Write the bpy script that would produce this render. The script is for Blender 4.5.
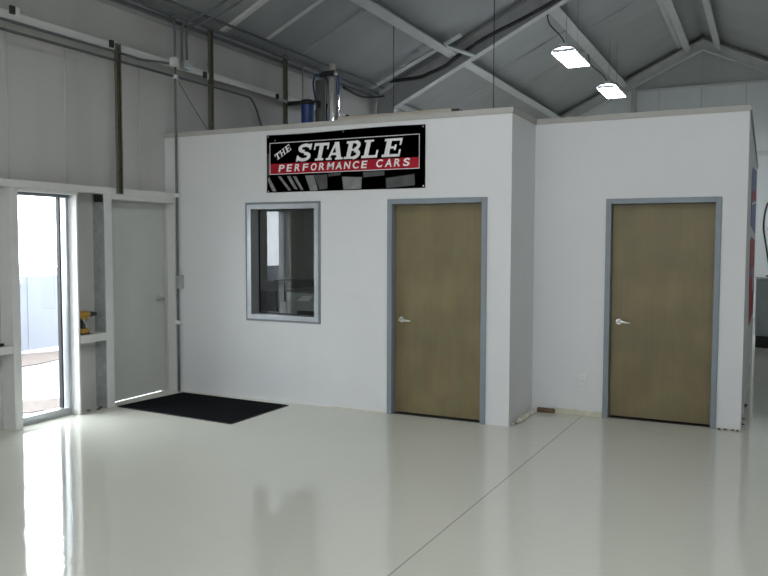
import bpy, bmesh, math, random
from mathutils import Vector, Matrix
random.seed(4)
for o in list(bpy.data.objects): bpy.data.objects.remove(o)
S = bpy.context.scene
COL = S.collection
PI = math.pi

# ------------------------------------------------------------------ camera
yaw, pitch, roll = -0.4567, -0.0584, 0.0026
fw = Vector((math.sin(yaw)*math.cos(pitch), math.cos(yaw)*math.cos(pitch), math.sin(pitch)))
rt = Vector((math.cos(yaw), -math.sin(yaw), 0)); up = rt.cross(fw)
r2 = rt*math.cos(roll)+up*math.sin(roll); u2 = -rt*math.sin(roll)+up*math.cos(roll)
cd = bpy.data.cameras.new('camera'); cam = bpy.data.objects.new('camera', cd); COL.objects.link(cam)
M = Matrix((r2, u2, -fw)).transposed().to_4x4(); M.translation = Vector((2.0586, -6.7629, 1.6683))
cam.matrix_world = M
cd.sensor_width = 36; cd.lens = 778.1/768*36; cd.clip_start = .05; cd.clip_end = 300
S.camera = cam

# ------------------------------------------------------------------ world, lights, exposure
w = bpy.data.worlds.new('overcast'); S.world = w; w.use_nodes = True
bg = w.node_tree.nodes['Background']; bg.inputs[0].default_value = (.87, .93, 1, 1); bg.inputs[1].default_value = 18.0
def area(name, loc, rot, sx, sy, power, col=(1, 1, 1)):
    l = bpy.data.lights.new(name, 'AREA'); l.shape = 'RECTANGLE'; l.size = sx; l.size_y = sy; l.energy = power; l.color = col
    o = bpy.data.objects.new(name, l); COL.objects.link(o); o.location = loc; o.rotation_euler = rot
    return o
# daylight entering by the back and left overhead doors behind the camera
area('daylight_back_door', (-.6, -11.85, 1.9), (PI/2, 0, 0), 5.6, 3.4, 170, (.97, .985, 1))
area('added_right_fill', (5.2, -8.0, 1.8), (0, PI/2, 0), 3.0, 4.5, 50, (.97, .985, 1))  # fill light added on the right to brighten the left wall
area('daylight_left_door', (-3.78, -8.3, 1.6), (0, -PI/2, 0), 3.0, 4.5, 90, (.97, .985, 1))
S.view_settings.view_transform = 'Standard'; S.view_settings.look = 'None'
S.view_settings.gamma = 1; S.view_settings.use_curve_mapping = False
S.view_settings.exposure = -.47

# ------------------------------------------------------------------ materials
def mat(name, col, rough=.6, metal=0, var=.06, scale=6, bump=0, bscale=40, bdist=.01, stretch=(1, 1, 1), spec=.5, coat=0):
    m = bpy.data.materials.new(name); m.use_nodes = True; nt = m.node_tree; N = nt.nodes; L = nt.links
    b = N['Principled BSDF']; b.inputs['Roughness'].default_value = rough; b.inputs['Metallic'].default_value = metal
    b.inputs['Specular IOR Level'].default_value = spec; b.inputs['Coat Weight'].default_value = coat
    tc = N.new('ShaderNodeTexCoord'); mp = N.new('ShaderNodeMapping'); mp.inputs['Scale'].default_value = stretch
    L.new(tc.outputs['Object'], mp.inputs[0])
    nz = N.new('ShaderNodeTexNoise'); nz.inputs['Scale'].default_value = scale; nz.inputs['Detail'].default_value = 4
    L.new(mp.outputs[0], nz.inputs['Vector'])
    rp = N.new('ShaderNodeValToRGB'); rp.color_ramp.elements[0].position = .3; rp.color_ramp.elements[1].position = .7
    rp.color_ramp.elements[0].color = tuple(c*(1-var) for c in col)+(1,)
    rp.color_ramp.elements[1].color = tuple(min(1, c*(1+var)) for c in col)+(1,)
    L.new(nz.outputs[0], rp.inputs[0]); L.new(rp.outputs[0], b.inputs['Base Color'])
    if bump:
        n2 = N.new('ShaderNodeTexNoise'); n2.inputs['Scale'].default_value = bscale; L.new(mp.outputs[0], n2.inputs['Vector'])
        bp = N.new('ShaderNodeBump'); bp.inputs['Strength'].default_value = bump; bp.inputs['Distance'].default_value = bdist
        L.new(n2.outputs[0], bp.inputs['Height']); L.new(bp.outputs[0], b.inputs['Normal'])
    return m
def emis(name, col, s):
    m = bpy.data.materials.new(name); m.use_nodes = True; b = m.node_tree.nodes['Principled BSDF']
    b.inputs['Base Color'].default_value = (.9, .9, .9, 1)
    b.inputs['Emission Color'].default_value = col+(1,); b.inputs['Emission Strength'].default_value = s
    return m
def floor_mat():
    m = mat('epoxy_floor', (.67, .665, .575), .06, var=.02, scale=.8, spec=.62)
    nt = m.node_tree; N = nt.nodes; L = nt.links; b = N['Principled BSDF']; base = b.inputs['Base Color'].links[0].from_socket
    tc = N.new('ShaderNodeTexCoord'); sp = N.new('ShaderNodeSeparateXYZ'); L.new(tc.outputs['Object'], sp.inputs[0])
    def mth(op, a, c):
        n = N.new('ShaderNodeMath'); n.operation = op
        for i, v in enumerate((a, c)):
            if v is None: continue
            if isinstance(v, (int, float)): n.inputs[i].default_value = v
            else: L.new(v, n.inputs[i])
        return n.outputs[0]
    line = mth('ADD', mth('MULTIPLY', sp.outputs[1], .0244), .4825)      # saw-cut joint in the slab
    d = mth('ABSOLUTE', mth('SUBTRACT', sp.outputs[0], line), None)
    j1 = mth('LESS_THAN', d, .005)
    d2 = mth('ABSOLUTE', mth('ADD', sp.outputs[1], 4.9), None)
    mx = N.new('ShaderNodeMix'); mx.data_type = 'RGBA'; L.new(mth('MULTIPLY', j1, .62), mx.inputs[0]); L.new(base, mx.inputs[6]); mx.inputs[7].default_value = (.22, .215, .19, 1)
    L.new(mx.outputs[2], b.inputs['Base Color'])
    # scuffs with a shape of their own
    nz = N.new('ShaderNodeTexNoise'); nz.inputs['Scale'].default_value = 3.2; L.new(tc.outputs['Object'], nz.inputs['Vector'])
    bp = N.new('ShaderNodeBump'); bp.inputs['Strength'].default_value = .12; bp.inputs['Distance'].default_value = .01
    L.new(nz.outputs[0], bp.inputs['Height'])
    n3 = N.new('ShaderNodeTexNoise'); n3.inputs['Scale'].default_value = 13; L.new(tc.outputs['Object'], n3.inputs['Vector'])
    b3 = N.new('ShaderNodeBump'); b3.inputs['Strength'].default_value = .07; b3.inputs['Distance'].default_value = .01
    L.new(n3.outputs[0], b3.inputs['Height']); L.new(bp.outputs[0], b3.inputs['Normal']); L.new(b3.outputs[0], b.inputs['Normal'])
    return m
def glass_mat():
    m = bpy.data.materials.new('window_glass'); m.use_nodes = True; nt = m.node_tree; N = nt.nodes; L = nt.links
    N.remove(N['Principled BSDF']); out = N['Material Output']
    t = N.new('ShaderNodeBsdfTransparent'); t.inputs[0].default_value = (.97, .98, .975, 1)
    g = N.new('ShaderNodeBsdfGlossy'); g.inputs['Roughness'].default_value = .0
    fr = N.new('ShaderNodeFresnel'); ge = N.new('ShaderNodeNewGeometry'); mi = N.new('ShaderNodeMix'); L.new(ge.outputs['Backfacing'], mi.inputs[0])
    mi.inputs[2].default_value = 1.52; mi.inputs[3].default_value = 1/1.52; L.new(mi.outputs[0], fr.inputs[0])
    mx = N.new('ShaderNodeMixShader'); L.new(fr.outputs[0], mx.inputs[0]); L.new(t.outputs[0], mx.inputs[1]); L.new(g.outputs[0], mx.inputs[2])
    L.new(mx.outputs[0], out.inputs[0])
    return m
def door_mat(stain=False):
    m = mat('oak_veneer', (.182, .146, .066), .45, var=.16, scale=2.2, stretch=(1.6, 1, 1))
    nt = m.node_tree; N = nt.nodes; L = nt.links; b = N['Principled BSDF']; base = b.inputs['Base Color'].links[0].from_socket
    tc = N.new('ShaderNodeTexCoord'); mp = N.new('ShaderNodeMapping'); mp.inputs['Scale'].default_value = (60, 60, 1.2)
    L.new(tc.outputs['Object'], mp.inputs[0]); nz = N.new('ShaderNodeTexNoise'); nz.inputs['Scale'].default_value = 1; nz.inputs['Detail'].default_value = 3
    L.new(mp.outputs[0], nz.inputs['Vector'])
    mx = N.new('ShaderNodeMix'); mx.data_type = 'RGBA'; mx.blend_type = 'MULTIPLY'; mx.inputs[0].default_value = .22
    L.new(base, mx.inputs[6]); L.new(nz.outputs[0], mx.inputs[7])
    # green-grey blotches in the veneer
    n2 = N.new('ShaderNodeTexNoise'); n2.inputs['Scale'].default_value = 3.4; n2.inputs['Detail'].default_value = 6; L.new(tc.outputs['Object'], n2.inputs['Vector'])
    rp = N.new('ShaderNodeValToRGB'); rp.color_ramp.elements[0].position = .55; rp.color_ramp.elements[1].position = .75
    rp.color_ramp.elements[1].color = (.45, .45, .45, 1); L.new(n2.outputs[0], rp.inputs[0])
    m2 = N.new('ShaderNodeMix'); m2.data_type = 'RGBA'; L.new(rp.outputs[0], m2.inputs[0]); L.new(mx.outputs[2], m2.inputs[6]); m2.inputs[7].default_value = (.115, .122, .068, 1)
    L.new(m2.outputs[2], b.inputs['Base Color'])
    if stain:   # reddish ring-shaped stain low on the door
        q = N.new('ShaderNodeMapping'); q.inputs['Location'].default_value = (-.53/.105, 0, -.36/.20); q.inputs['Scale'].default_value = (1/.105, 0, 1/.20)
        L.new(tc.outputs['Object'], q.inputs[0]); ln = N.new('ShaderNodeVectorMath'); ln.operation = 'LENGTH'; L.new(q.outputs[0], ln.inputs[0])
        a = N.new('ShaderNodeMath'); a.operation = 'SUBTRACT'; L.new(ln.outputs['Value'], a.inputs[0]); a.inputs[1].default_value = 1
        c = N.new('ShaderNodeMath'); c.operation = 'ABSOLUTE'; L.new(a.outputs[0], c.inputs[0])
        r = N.new('ShaderNodeMapRange'); L.new(c.outputs[0], r.inputs[0]); r.inputs[1].default_value = .3; r.inputs[2].default_value = 0; r.inputs[3].default_value = 0; r.inputs[4].default_value = .30
        m3 = N.new('ShaderNodeMix'); m3.data_type = 'RGBA'; L.new(r.outputs[0], m3.inputs[0]); L.new(m2.outputs[2], m3.inputs[6]); m3.inputs[7].default_value = (.20, .09, .055, 1)
        L.new(m3.outputs[2], b.inputs['Base Color'])
    return m
MT = dict(
 floor=floor_mat(), glass=glass_mat(), door=door_mat(), stained=door_mat(True),
 wall=mat('office_wall_paint', (.70, .705, .71), .55, var=.015, scale=3, bump=.05, bscale=25),
 cap=mat('wall_cap_board', (.42, .41, .38), .7, var=.06, scale=5),
 insul=mat('insulation_facing', (.50, .49, .47), .55, var=.06, scale=2.2, bump=.6, bscale=2.6, bdist=.035, stretch=(1, 1, .12)),
 roofvinyl=mat('roof_insulation_facing', (.37, .385, .385), .5, var=.06, scale=1.5, bump=.7, bscale=1.6, bdist=.07, stretch=(.4, 1, .4)),
 gable=mat('gable_facing', (.72, .76, .76), .55, var=.04, scale=2, bump=.5, bscale=2, bdist=.05, stretch=(1, 1, .15)),
 darkfacing=mat('upper_gable_facing', (.44, .46, .455), .6, var=.05, scale=2, bump=.4, bscale=2, stretch=(1, 1, .15)),
 girt=mat('white_girt_paint', (.64, .64, .62), .45, var=.03, scale=8),
 steel=mat('grey_primer_steel', (.44, .45, .445), .5, var=.08, scale=5),
 purlin=mat('painted_purlin', (.60, .62, .61), .5, var=.05, scale=5),
 galv=mat('galvanised_steel', (.42, .45, .45), .38, .6, var=.18, scale=14),
 strut=mat('olive_channel_steel', (.17, .165, .12), .5, .4, var=.2, scale=20),
 conduit=mat('conduit_steel', (.12, .13, .14), .5, .15, var=.1, scale=12),
 frame=mat('blue_grey_frame_paint', (.215, .25, .28), .42, var=.04, scale=10),
 alum=mat('satin_aluminium', (.45, .47, .49), .36, .75, var=.04, scale=10),
 alumdark=mat('dark_aluminium', (.19, .215, .23), .45, .4, var=.05, scale=10),
 chrome=mat('chrome', (.80, .81, .82), .12, 1, var=.02, scale=10),
 brushed=mat('brushed_nickel', (.62, .62, .60), .28, 1, var=.04, scale=20),
 black=mat('black_rubber', (.018, .018, .02), .6, var=.2, scale=30),
 blackgloss=mat('black_plastic', (.02, .021, .023), .35, var=.1, scale=20),
 carpet=mat('black_mat_pile', (.010, .011, .013), 1, var=.35, scale=90, bump=.9, bscale=220, spec=.05),
 greydoor=mat('grey_door_paint', (.52, .53, .50), .4, var=.02, scale=4),
 blue=mat('blue_plastic', (.02, .06, .22), .35, var=.1, scale=8),
 greytank=mat('grey_tank_shell', (.19, .195, .19), .5, var=.06, scale=8),
 tan=mat('pine_board', (.50, .46, .38), .7, var=.12, scale=6, stretch=(.2, 3, 3)),
 cream=mat('cream_sill', (.60, .58, .47), .6, var=.1, scale=12, bump=.3, bscale=30),
 brown=mat('brown_wood_scrap', (.13, .085, .045), .8, var=.3, scale=25, bump=.4, bscale=50),
 rubble=mat('pale_plaster_chip', (.60, .58, .50), .9, var=.2, scale=35, bump=.6, bscale=60),
 dirt=mat('dark_dirt_crumb', (.11, .09, .065), .95, var=.4, scale=35, bump=.6, bscale=60),
 white=mat('white_plastic', (.72, .72, .70), .35, var=.02, scale=10),
 ban_black=mat('banner_black_vinyl', (.016, .016, .018), .5, var=.15, scale=6, spec=.25),
 ban_red=mat('banner_red_vinyl', (.36, .012, .024), .5, var=.06, scale=6, spec=.15),
 ban_blue=mat('banner_blue_vinyl', (.03, .06, .25), .45, var=.1, scale=6),
 ban_white=mat('banner_white_print', (.80, .80, .80), .5, var=.02, scale=10, spec=.2),
 ban_grey=mat('banner_grey_print', (.20, .20, .205), .45, var=.25, scale=12),
 ban_dim=mat('banner_dark_grey_print', (.06, .061, .064), .45, var=.25, scale=12),
 yellow=mat('yellow_tool_plastic', (.42, .235, .03), .4, var=.08, scale=20),
 cabinet=mat('grey_metal_cabinet', (.28, .31, .32), .35, .2, var=.04, scale=5),
 desk=mat('dark_laminate', (.035, .037, .04), .4, var=.1, scale=8),
 officegrey=mat('office_grey_plastic', (.38, .42, .39), .5, var=.04, scale=8),
 paper=mat('white_paper', (.8, .8, .8), .6, var=.01, scale=8),
 concrete=mat('outdoor_concrete', (.27, .262, .258), .85, var=.04, scale=2),
 gravel=mat('brown_gravel', (.095, .075, .065), .95, var=.3, scale=14, bump=.8, bscale=40),
 fence=mat('pale_metal_panel', (.20, .215, .25), .5, var=.04, scale=3, stretch=(1, 8, 1)),
 tube=emis('lamp_tube', (.91, .95, 1), 75.0),
 diffuser=emis('office_fill_glow', (.9, 1, .95), 1.5),  # glow of the panel added inside the office
 reflector=mat('white_reflector', (.85, .87, .9), .3, var=.01, scale=5),
)

# ------------------------------------------------------------------ mesh helpers
class MB:
    def __init__(s): s.b = bmesh.new()
    def box(s, x0, x1, y0, y1, z0, z1, bev=0):
        n = len(s.b.verts)
        v = [s.b.verts.new((x, y, z)) for z in (z0, z1) for x, y in ((x0, y0), (x1, y0), (x1, y1), (x0, y1))]
        fs = [s.b.faces.new([v[i] for i in q]) for q in ((3, 2, 1, 0), (4, 5, 6, 7), (0, 1, 5, 4), (1, 2, 6, 5), (2, 3, 7, 6), (3, 0, 4, 7))]
        if bev:
            es = list({e for f in fs for e in f.edges})
            bmesh.ops.bevel(s.b, geom=es, offset=bev, segments=2, affect='EDGES', profile=.5)
        return s
    def tube(s, pts, r, n=10, caps=True):
        pts = [Vector(p) for p in pts]; rs = r if isinstance(r, (list, tuple)) else [r]*len(pts)
        rings = []; prev = None
        for i, p in enumerate(pts):
            t = (pts[min(i+1, len(pts)-1)]-pts[max(i-1, 0)]).normalized()
            if prev is None:
                a = Vector((0, 0, 1)) if abs(t.z) < .9 else Vector((1, 0, 0)); prev = t.cross(a).normalized()
            prev = (prev-t*prev.dot(t)).normalized(); q = t.cross(prev)
            rings.append([s.b.verts.new(p+(prev*math.cos(2*PI*k/n)+q*math.sin(2*PI*k/n))*rs[i]) for k in range(n)])
        for a, b in zip(rings, rings[1:]):
            for k in range(n):
                f = s.b.faces.new((a[k], a[(k+1) % n], b[(k+1) % n], b[k])); f.smooth = n > 6
        if caps: s.b.faces.new(rings[0][::-1]); s.b.faces.new(rings[-1])
        return s
    def prism(s, poly, axis, a0, a1):
        """poly = 2D points in the plane across axis (x:(y,z) y:(x,z) z:(x,y))"""
        def P(p, a):
            return {'x': (a, p[0], p[1]), 'y': (p[0], a, p[1]), 'z': (p[0], p[1], a)}[axis]
        A = [s.b.verts.new(P(p, a0)) for p in poly]; B = [s.b.verts.new(P(p, a1)) for p in poly]
        s.b.faces.new(A); s.b.faces.new(B[::-1]); n = len(poly)
        for i in range(n): s.b.faces.new((A[i], B[i], B[(i+1) % n], A[(i+1) % n]))
        return s
    def hexa(s, a, b):
        """a, b: matching 4-point rings"""
        A = [s.b.verts.new(p) for p in a]; B = [s.b.verts.new(p) for p in b]
        s.b.faces.new(A[::-1]); s.b.faces.new(B)
        for i in range(4): s.b.faces.new((A[i], A[(i+1) % 4], B[(i+1) % 4], B[i]))
        return s
def rootloc(p): return Vector(p.location) if p.parent is None else Vector(p.location)+rootloc(p.parent)
def obj(name, mb, m, parent=None, origin=None):
    bm = mb.b; bmesh.ops.recalc_face_normals(bm, faces=bm.faces)
    if parent is not None: off = rootloc(parent); loc = Vector((0, 0, 0))
    else:
        vs = [v.co for v in bm.verts]
        off = Vector(origin) if origin is not None else Vector(((min(v.x for v in vs)+max(v.x for v in vs))/2, (min(v.y for v in vs)+max(v.y for v in vs))/2, min(v.z for v in vs)))
        loc = off
    bmesh.ops.translate(bm, verts=bm.verts, vec=-off)
    me = bpy.data.meshes.new(name); bm.to_mesh(me); bm.free(); me.materials.append(MT[m])
    o = bpy.data.objects.new(name, me); COL.objects.link(o); o.location = loc
    if parent is not None: o.parent = parent
    return o
def tag(o, label, cat, group=None, kind=None):
    o['label'] = label; o['category'] = cat
    if group: o['group'] = group
    if kind: o['kind'] = kind
    return o
def thing(name, loc, label, cat, group=None):
    o = bpy.data.objects.new(name, None); COL.objects.link(o); o.location = loc; o.empty_display_size = .1
    return tag(o, label, cat, group)
def struct(name, mb, m, parent=None, origin=(0, 0, 0)):
    o = obj(name, mb, m, parent, origin if parent is None else None)
    if parent is None: o['kind'] = 'structure'
    return o
def copy_tree(o, parent=None):
    c = o.copy(); COL.objects.link(c)
    if parent is not None: c.parent = parent
    for ch in [k for k in bpy.data.objects if k.parent == o]: copy_tree(ch, c)
    return c
def B(*a, **k): return MB().box(*a, **k)
def smooth(pts, n=6):
    """Catmull-Rom through points"""
    P = [Vector(p) for p in pts]; P = [2*P[0]-P[1]]+P+[2*P[-1]-P[-2]]; out = []
    for i in range(1, len(P)-2):
        for k in range(n):
            t = k/n; a, b, c, d = P[i-1:i+3]
            out.append(.5*((2*b)+(c-a)*t+(2*a-5*b+4*c-d)*t*t+(3*b-a-3*c+d)*t**3))
    out.append(P[-2]); return out

# ------------------------------------------------------------------ the building
XS, XG = -3.99, -3.83             # sheet plane and girt plane of the left wall
EZ, SL, RX, RZ = 4.15, .48, .63, 6.348   # eave height, roof slope, ridge
XR = 2*RX-XS+.0                   # right wall
YB, YF = -12.0, 12.6
def rz(x): return RZ-SL*abs(x-RX)
struct('floor', B(XS-.06, XR, YB, YF, -.1, 0), 'floor')
# left wall round window_1, the grey exit door and the office window
wl = MB(); T = XS-.06
wl.box(T, XS, YB, -2.06, 0, 2.15); wl.box(T, XS, -1.40, -.95, 0, 2.15); wl.box(T, XS, -.03, YF, 0, 2.15); wl.box(T, XS, YB, YF, 2.15, EZ+.05)
struct('wall_left', wl, 'insul')
struct('wall_right', B(XR, XR+.06, YB, YF, 0, EZ+.1), 'gable')
g = [(XS, 0), (XR, 0), (XR, rz(XR)+.05), (RX, RZ+.05), (XS, rz(XS)+.05)]
struct('wall_back', MB().prism(g, 'y', YB-.06, YB), 'gable')
struct('wall_far', MB().prism([(XS, 0), (XR, 0), (XR, 4.2), (XR, 4.2), (XS, 4.2)][:3]+[(XS, 4.2)], 'y', YF, YF+.06)
       .prism([(XS, 4.2), (XR, 4.2), (3.0, 5.27), (-1.75, 5.27)], 'y', YF, YF+.06), 'gable')
struct('wall_gable', MB().prism([(-1.75, 5.27), (3.0, 5.27), (RX, RZ+.08)], 'y', YF, YF+.06), 'darkfacing')
for nm, xa, xb in (('ceiling', XS-.06, RX), ('ceiling_right', RX, XR+.06)):
    m = MB().prism([(xa, rz(xa)+.02), (xb, rz(xb)+.02), (xb, rz(xb)+.1), (xa, rz(xa)+.1)], 'y', YB-.06, YF+.06)
    struct(nm, m, 'roofvinyl')

# ------------------------------------------------------------------ the office block
wf = MB()
wx0, wx1, wz0, wz1 = -2.885, -1.985, .848, 2.075
d1, d2, dw, dh, DY = -1.225, .689, 1.002, 2.083, .775
H = 2.82
wf.box(XS, wx0, 0, .12, 0, H); wf.box(wx0, wx1, 0, .12, 0, wz0); wf.box(wx0, wx1, 0, .12, wz1, H)
wf.box(wx1, d1, 0, .12, 0, H); wf.box(d1, d1+dw, 0, .12, dh, H); wf.box(d1+dw, 0, 0, .12, 0, H)
struct('wall_front', wf, 'wall')
struct('wall_jog', B(-.12, 0, .12, DY+.12, 0, H), 'wall')
wr = MB(); wr.box(0, d2, DY, DY+.12, 0, H); wr.box(d2, d2+dw, DY, DY+.12, dh, H); wr.box(d2+dw, 1.894, DY, DY+.12, 0, H)
struct('wall_recess', wr, 'wall')
struct('wall_side', B(1.774, 1.894, DY+.12, 6.6, 0, H), 'wall')
struct('wall_rear', B(XS, 1.774, 6.48, 6.6, 0, H), 'wall')
struct('wall_partition', B(XS, 0, 2.9, 3.0, 0, 2.7), 'wall')
struct('ceiling_office', B(XS, -.12, .12, 6.48, H-.1, H-.02).box(-.12, 1.774, DY+.12, 6.48, H-.1, H-.02), 'wall')
cp = MB(); cp.box(XS, .012, -.012, .13, H, 2.87)
struct('trim_1', cp, 'cap')
struct('trim_2', B(-.13, .012, .13, DY-.012, H, 2.87), 'cap')
struct('trim_3', B(-.13, 1.906, DY-.012, DY+.13, H, 2.87), 'cap')
struct('trim_4', B(1.765, 1.906, DY+.13, 6.6, H, 2.87), 'cap')

# wooden doors in blue-grey frames
def office_door(n, x, y, strike):
    r = bpy.data.objects.new('door_%d' % n, None); COL.objects.link(r); r.location = (x, y, 0); r['kind'] = 'structure'
    f = MB(); w_ = .05
    f.box(x-.0, x+w_, y-.018, y+.125, 0, dh, bev=.004); f.box(x+dw-w_, x+dw, y-.018, y+.125, 0, dh, bev=.004)
    f.box(x+w_, x+dw-w_, y-.018, y+.125, dh-w_, dh, bev=.004)
    f.box(x+w_, x+w_+.014, y+.103, y+.125, 0, dh-w_); f.box(x+dw-w_-.014, x+dw-w_, y+.103, y+.125, 0, dh-w_)
    obj('door_frame', f, 'frame', r)
    o = obj('door_slab', B(x+w_+.003, x+dw-w_-.003, y+.06, y+.102, .018, dh-w_-.003, bev=.002), 'stained' if n == 1 else 'door', r)
    obj('dark_gap_strip', B(x+w_, x+dw-w_, y+.03, y+.12, 0, .006), 'black', r)  # black strip that paints the dark of the gap under the slab
    hx = x+w_+.075; hz = .925; yy = y+.06
    h = MB(); h.tube([(hx, yy, hz), (hx, yy-.012, hz)], [.028, .026], 20); h.tube([(hx, yy-.012, hz), (hx, yy-.05, hz)], .012, 14)
    obj('escutcheon', h, 'brushed', r)
    l = MB(); l.tube(smooth([(hx-.008, yy-.052, hz), (hx+.03, yy-.056, hz+.002), (hx+.075, yy-.052, hz-.004), (hx+.115, yy-.046, hz-.006)], 4), [.012]*9+[.010]*4, 12)
    obj('door_handle', l, 'brushed', r)
    hg = MB()
    for z in (.25, 1.03, 1.83): hg.tube([(x+dw-w_, y+.055, z-.045), (x+dw-w_, y+.055, z+.045)], .006, 8)
    obj('hinges', hg, 'frame', r)
    return r
office_door(1, d1, 0, 1)
office_door(2, d2, DY, 1)

# interior office window (window_2)
def ring(mb, axis, a0, a1, b0, b1, t, c0, c1):
    """rectangular frame; axis y: in the x-z plane, axis x: in the y-z plane"""
    for (p0, p1, q0, q1) in ((a0, a0+t, b0, b1), (a1-t, a1, b0, b1), (a0+t, a1-t, b0, b0+t), (a0+t, a1-t, b1-t, b1)):
        if axis == 'y': mb.box(p0, p1, c0, c1, q0, q1)
        else: mb.box(c0, c1, p0, p1, q0, q1)
    return mb
r = bpy.data.objects.new('window_2', None); COL.objects.link(r); r.location = (wx0, 0, wz0); r['kind'] = 'structure'
obj('outer_frame', ring(MB(), 'y', wx0-.008, wx1+.008, wz0-.008, wz1+.008, .022, -.009, .11), 'alumdark', r)
obj('window_frame', ring(MB(), 'y', wx0+.014, wx1-.014, wz0+.014, wz1-.014, .048, -.014, .15), 'alum', r)
obj('gasket', ring(MB(), 'y', wx0+.062, wx1-.062, wz0+.062, wz1-.062, .006, .125, .15), 'black', r)
obj('pane', B(wx0+.062, wx1-.062,   .136, .140, wz0+.062, wz1-.062), 'glass', r)

# tall window_1 in the left wall
r = bpy.data.objects.new('window_1', None); COL.objects.link(r); r.location = (XS, -2.06, 0); r['kind'] = 'structure'
obj('window_frame', ring(MB(), 'x', -2.055, -1.402, .0, 2.12, .026, XS-.02, XS+.05).box(XS-.02, XS+.06, -2.02, -1.434, .032, .075), 'alum', r)
obj('head_frame', B(XS-.02, XS+.07, -2.055, -1.402, 2.085, 2.14), 'alumdark', r)
obj('mullion', B(XS-.012, XS+.03, -1.492, -1.474, .07, 2.09), 'black', r)
obj('pane', B(XS+.004, XS+.008, -2.03, -1.43, .07, 2.09), 'glass', r)
# grey exit door in the left wall (door_3)
r = bpy.data.objects.new('door_3', None); COL.objects.link(r); r.location = (XS, -.95, 0); r['kind'] = 'structure'
fr = MB(); fr.box(XS-.05, XS+.045, -.985, -.952, 0, 2.12); fr.box(XS-.05, XS+.045, -.038, -.012, 0, 2.12); fr.box(XS-.05, XS+.045, -.952, -.038, 2.082, 2.13); fr.box(XS-.05, XS-.031, -.952, -.93, 0, 2.082); fr.box(XS-.05, XS-.031, -.06, -.038, 0, 2.082); fr.box(XS-.05, XS-.031, -.93, -.06, 2.06, 2.082)
obj('door_frame', fr, 'greydoor', r)
obj('door_slab', B(XS-.03, XS+.012, -.948, -.042, .008, 2.078, bev=.002), 'greydoor', r)
h = MB(); hx, hy, hz = XS+.012, -.125, 1.045
h.tube([(hx, hy, hz), (hx+.012, hy, hz)], .032, 18); h.tube([(hx+.012, hy, hz), (hx+.055, hy, hz)], .012, 12)
obj('escutcheon', h, 'brushed', r)
obj('door_handle', MB().tube(smooth([(hx+.055, hy+.006, hz), (hx+.06, hy-.03, hz+.004), (hx+.055, hy-.11, hz-.004)], 4), .014, 10), 'galv', r)

# ------------------------------------------------------------------ outdoors past the windows
struct('ground', B(-40, T, -30, 40, -.16, -.05), 'concrete')
def patch(name, pts, z, m, label):
    mb = MB(); mb.prism(pts, 'z', -.05, z); o = obj(name, mb, m); tag(o, label, 'gravel', kind='stuff'); return o
def blob(cx, cy, a, b, n=26, j=.18):
    return [(cx+a*math.cos(2*PI*k/n)*(1+random.uniform(-j, j)), cy+b*math.sin(2*PI*k/n)*(1+random.uniform(-j, j))) for k in range(n)]
patch('gravel', blob(-7.55, .5, .55, 1.6), -.035, 'gravel', 'brown gravel strip at the foot of the pale fence outside')
patch('gravel', blob(-4.75, -1.15, .28, .42), -.04, 'gravel', 'small brown gravel patch just outside the tall window')
t = thing('metal_fence', (-8.2, 2, -.05), 'pale grey metal panel fence outside the tall window', 'fence')
y = -15.6
while y < 10:
    if True:
        p = MB(); p.box(-8.22, -8.2, y+.01, y+1.19, -.02, 1.13)
        p.box(-8.2, -8.19, y+.39, y+.43, -.02, 1.13)
        obj('fence_panel', p, 'fence', t)
    obj('fence_post', B(-8.21, -8.15, y-.03, y+.01, -.05, 1.17), 'galv', t)
    y += 1.2
obj('latch', B(-8.19, -8.12, 1.35, 1.45, 1.02, 1.10, bev=.01), 'galv', t)

pw = thing('reflection_blocker', (-6.4, -6.5, -.05), 'added low dark planter wall outside, away from the window', 'blocker')  # dark screen added to cut off the outdoors mirrored in the office pane
for k in range(5): obj('plank', B(-6.46, -6.40, -9.5, -3.6, -.05+.2*k, .14+.2*k, bev=.006), 'desk', pw)
for y in (-9.4, -6.5, -3.7): obj('blocker_post', B(-6.40, -6.32, y-.04, y+.04, -.05, .98), 'desk', pw)

# ------------------------------------------------------------------ girts, posts and channels of the left wall
def girt(y0, y1, z0, z1, label, x0=XS+.002):
    m = MB(); m.prism([(x0, z1), (XG, z1), (XG, z0), (XG-.012, z0), (XG-.012, z1-.008), (x0, z1-.008)], 'y', y0, y1)
    return tag(obj('wall_girt', m, 'girt'), label, 'steel girt')
girt(YB+.02, -.002, 2.142, 2.207, 'long white girt running over the tall window and grey door')
girt(YB+.02, 5.0, 3.575, 3.645, 'white girt high on the left wall, carrying two conduits')
girt(YB+.02, -2.125, .69, .757, 'white waist-high girt at the left edge, left of the tall window')
girt(-1.375, -1.052, .69, .765, 'short white girt in the niche that holds the yellow drill')
def jamb(y0, y1, label, m='girt'):
    return tag(obj('jamb_post', B(XS+.002, XG-.001, y0, y1, 0, 2.14, bev=.003), m), label, 'post')
jamb(-2.12, -2.04, 'white jamb post on the left side of the tall window')
jamb(-1.40, -1.38, 'white jamb post between the tall window and the drill niche')
t = thing('jamb_post', (XG-.1, -1.01, 0), 'jamb post of galvanised steel with white face, left of grey door', 'post')
obj('face_flange', B(XG-.012, XG, -1.05, -.955, 0, 2.14), 'girt', t)
obj('web', B(XS+.002, XG-.012, -1.05, -1.03, 0, 2.14), 'galv', t)
obj('bracket', B(XS+.03, XG-.02, -1.062, -1.05, 2.06, 2.13), 'black', t)
jamb(-.03, -.003, 'white jamb post in the corner right of the grey door')
tag(obj('header', B(XS+.05, XG-.001, -.953, -.032, 2.095, 2.14), 'girt'), 'white steel header across the top of the grey exit door', 'header')
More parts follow.
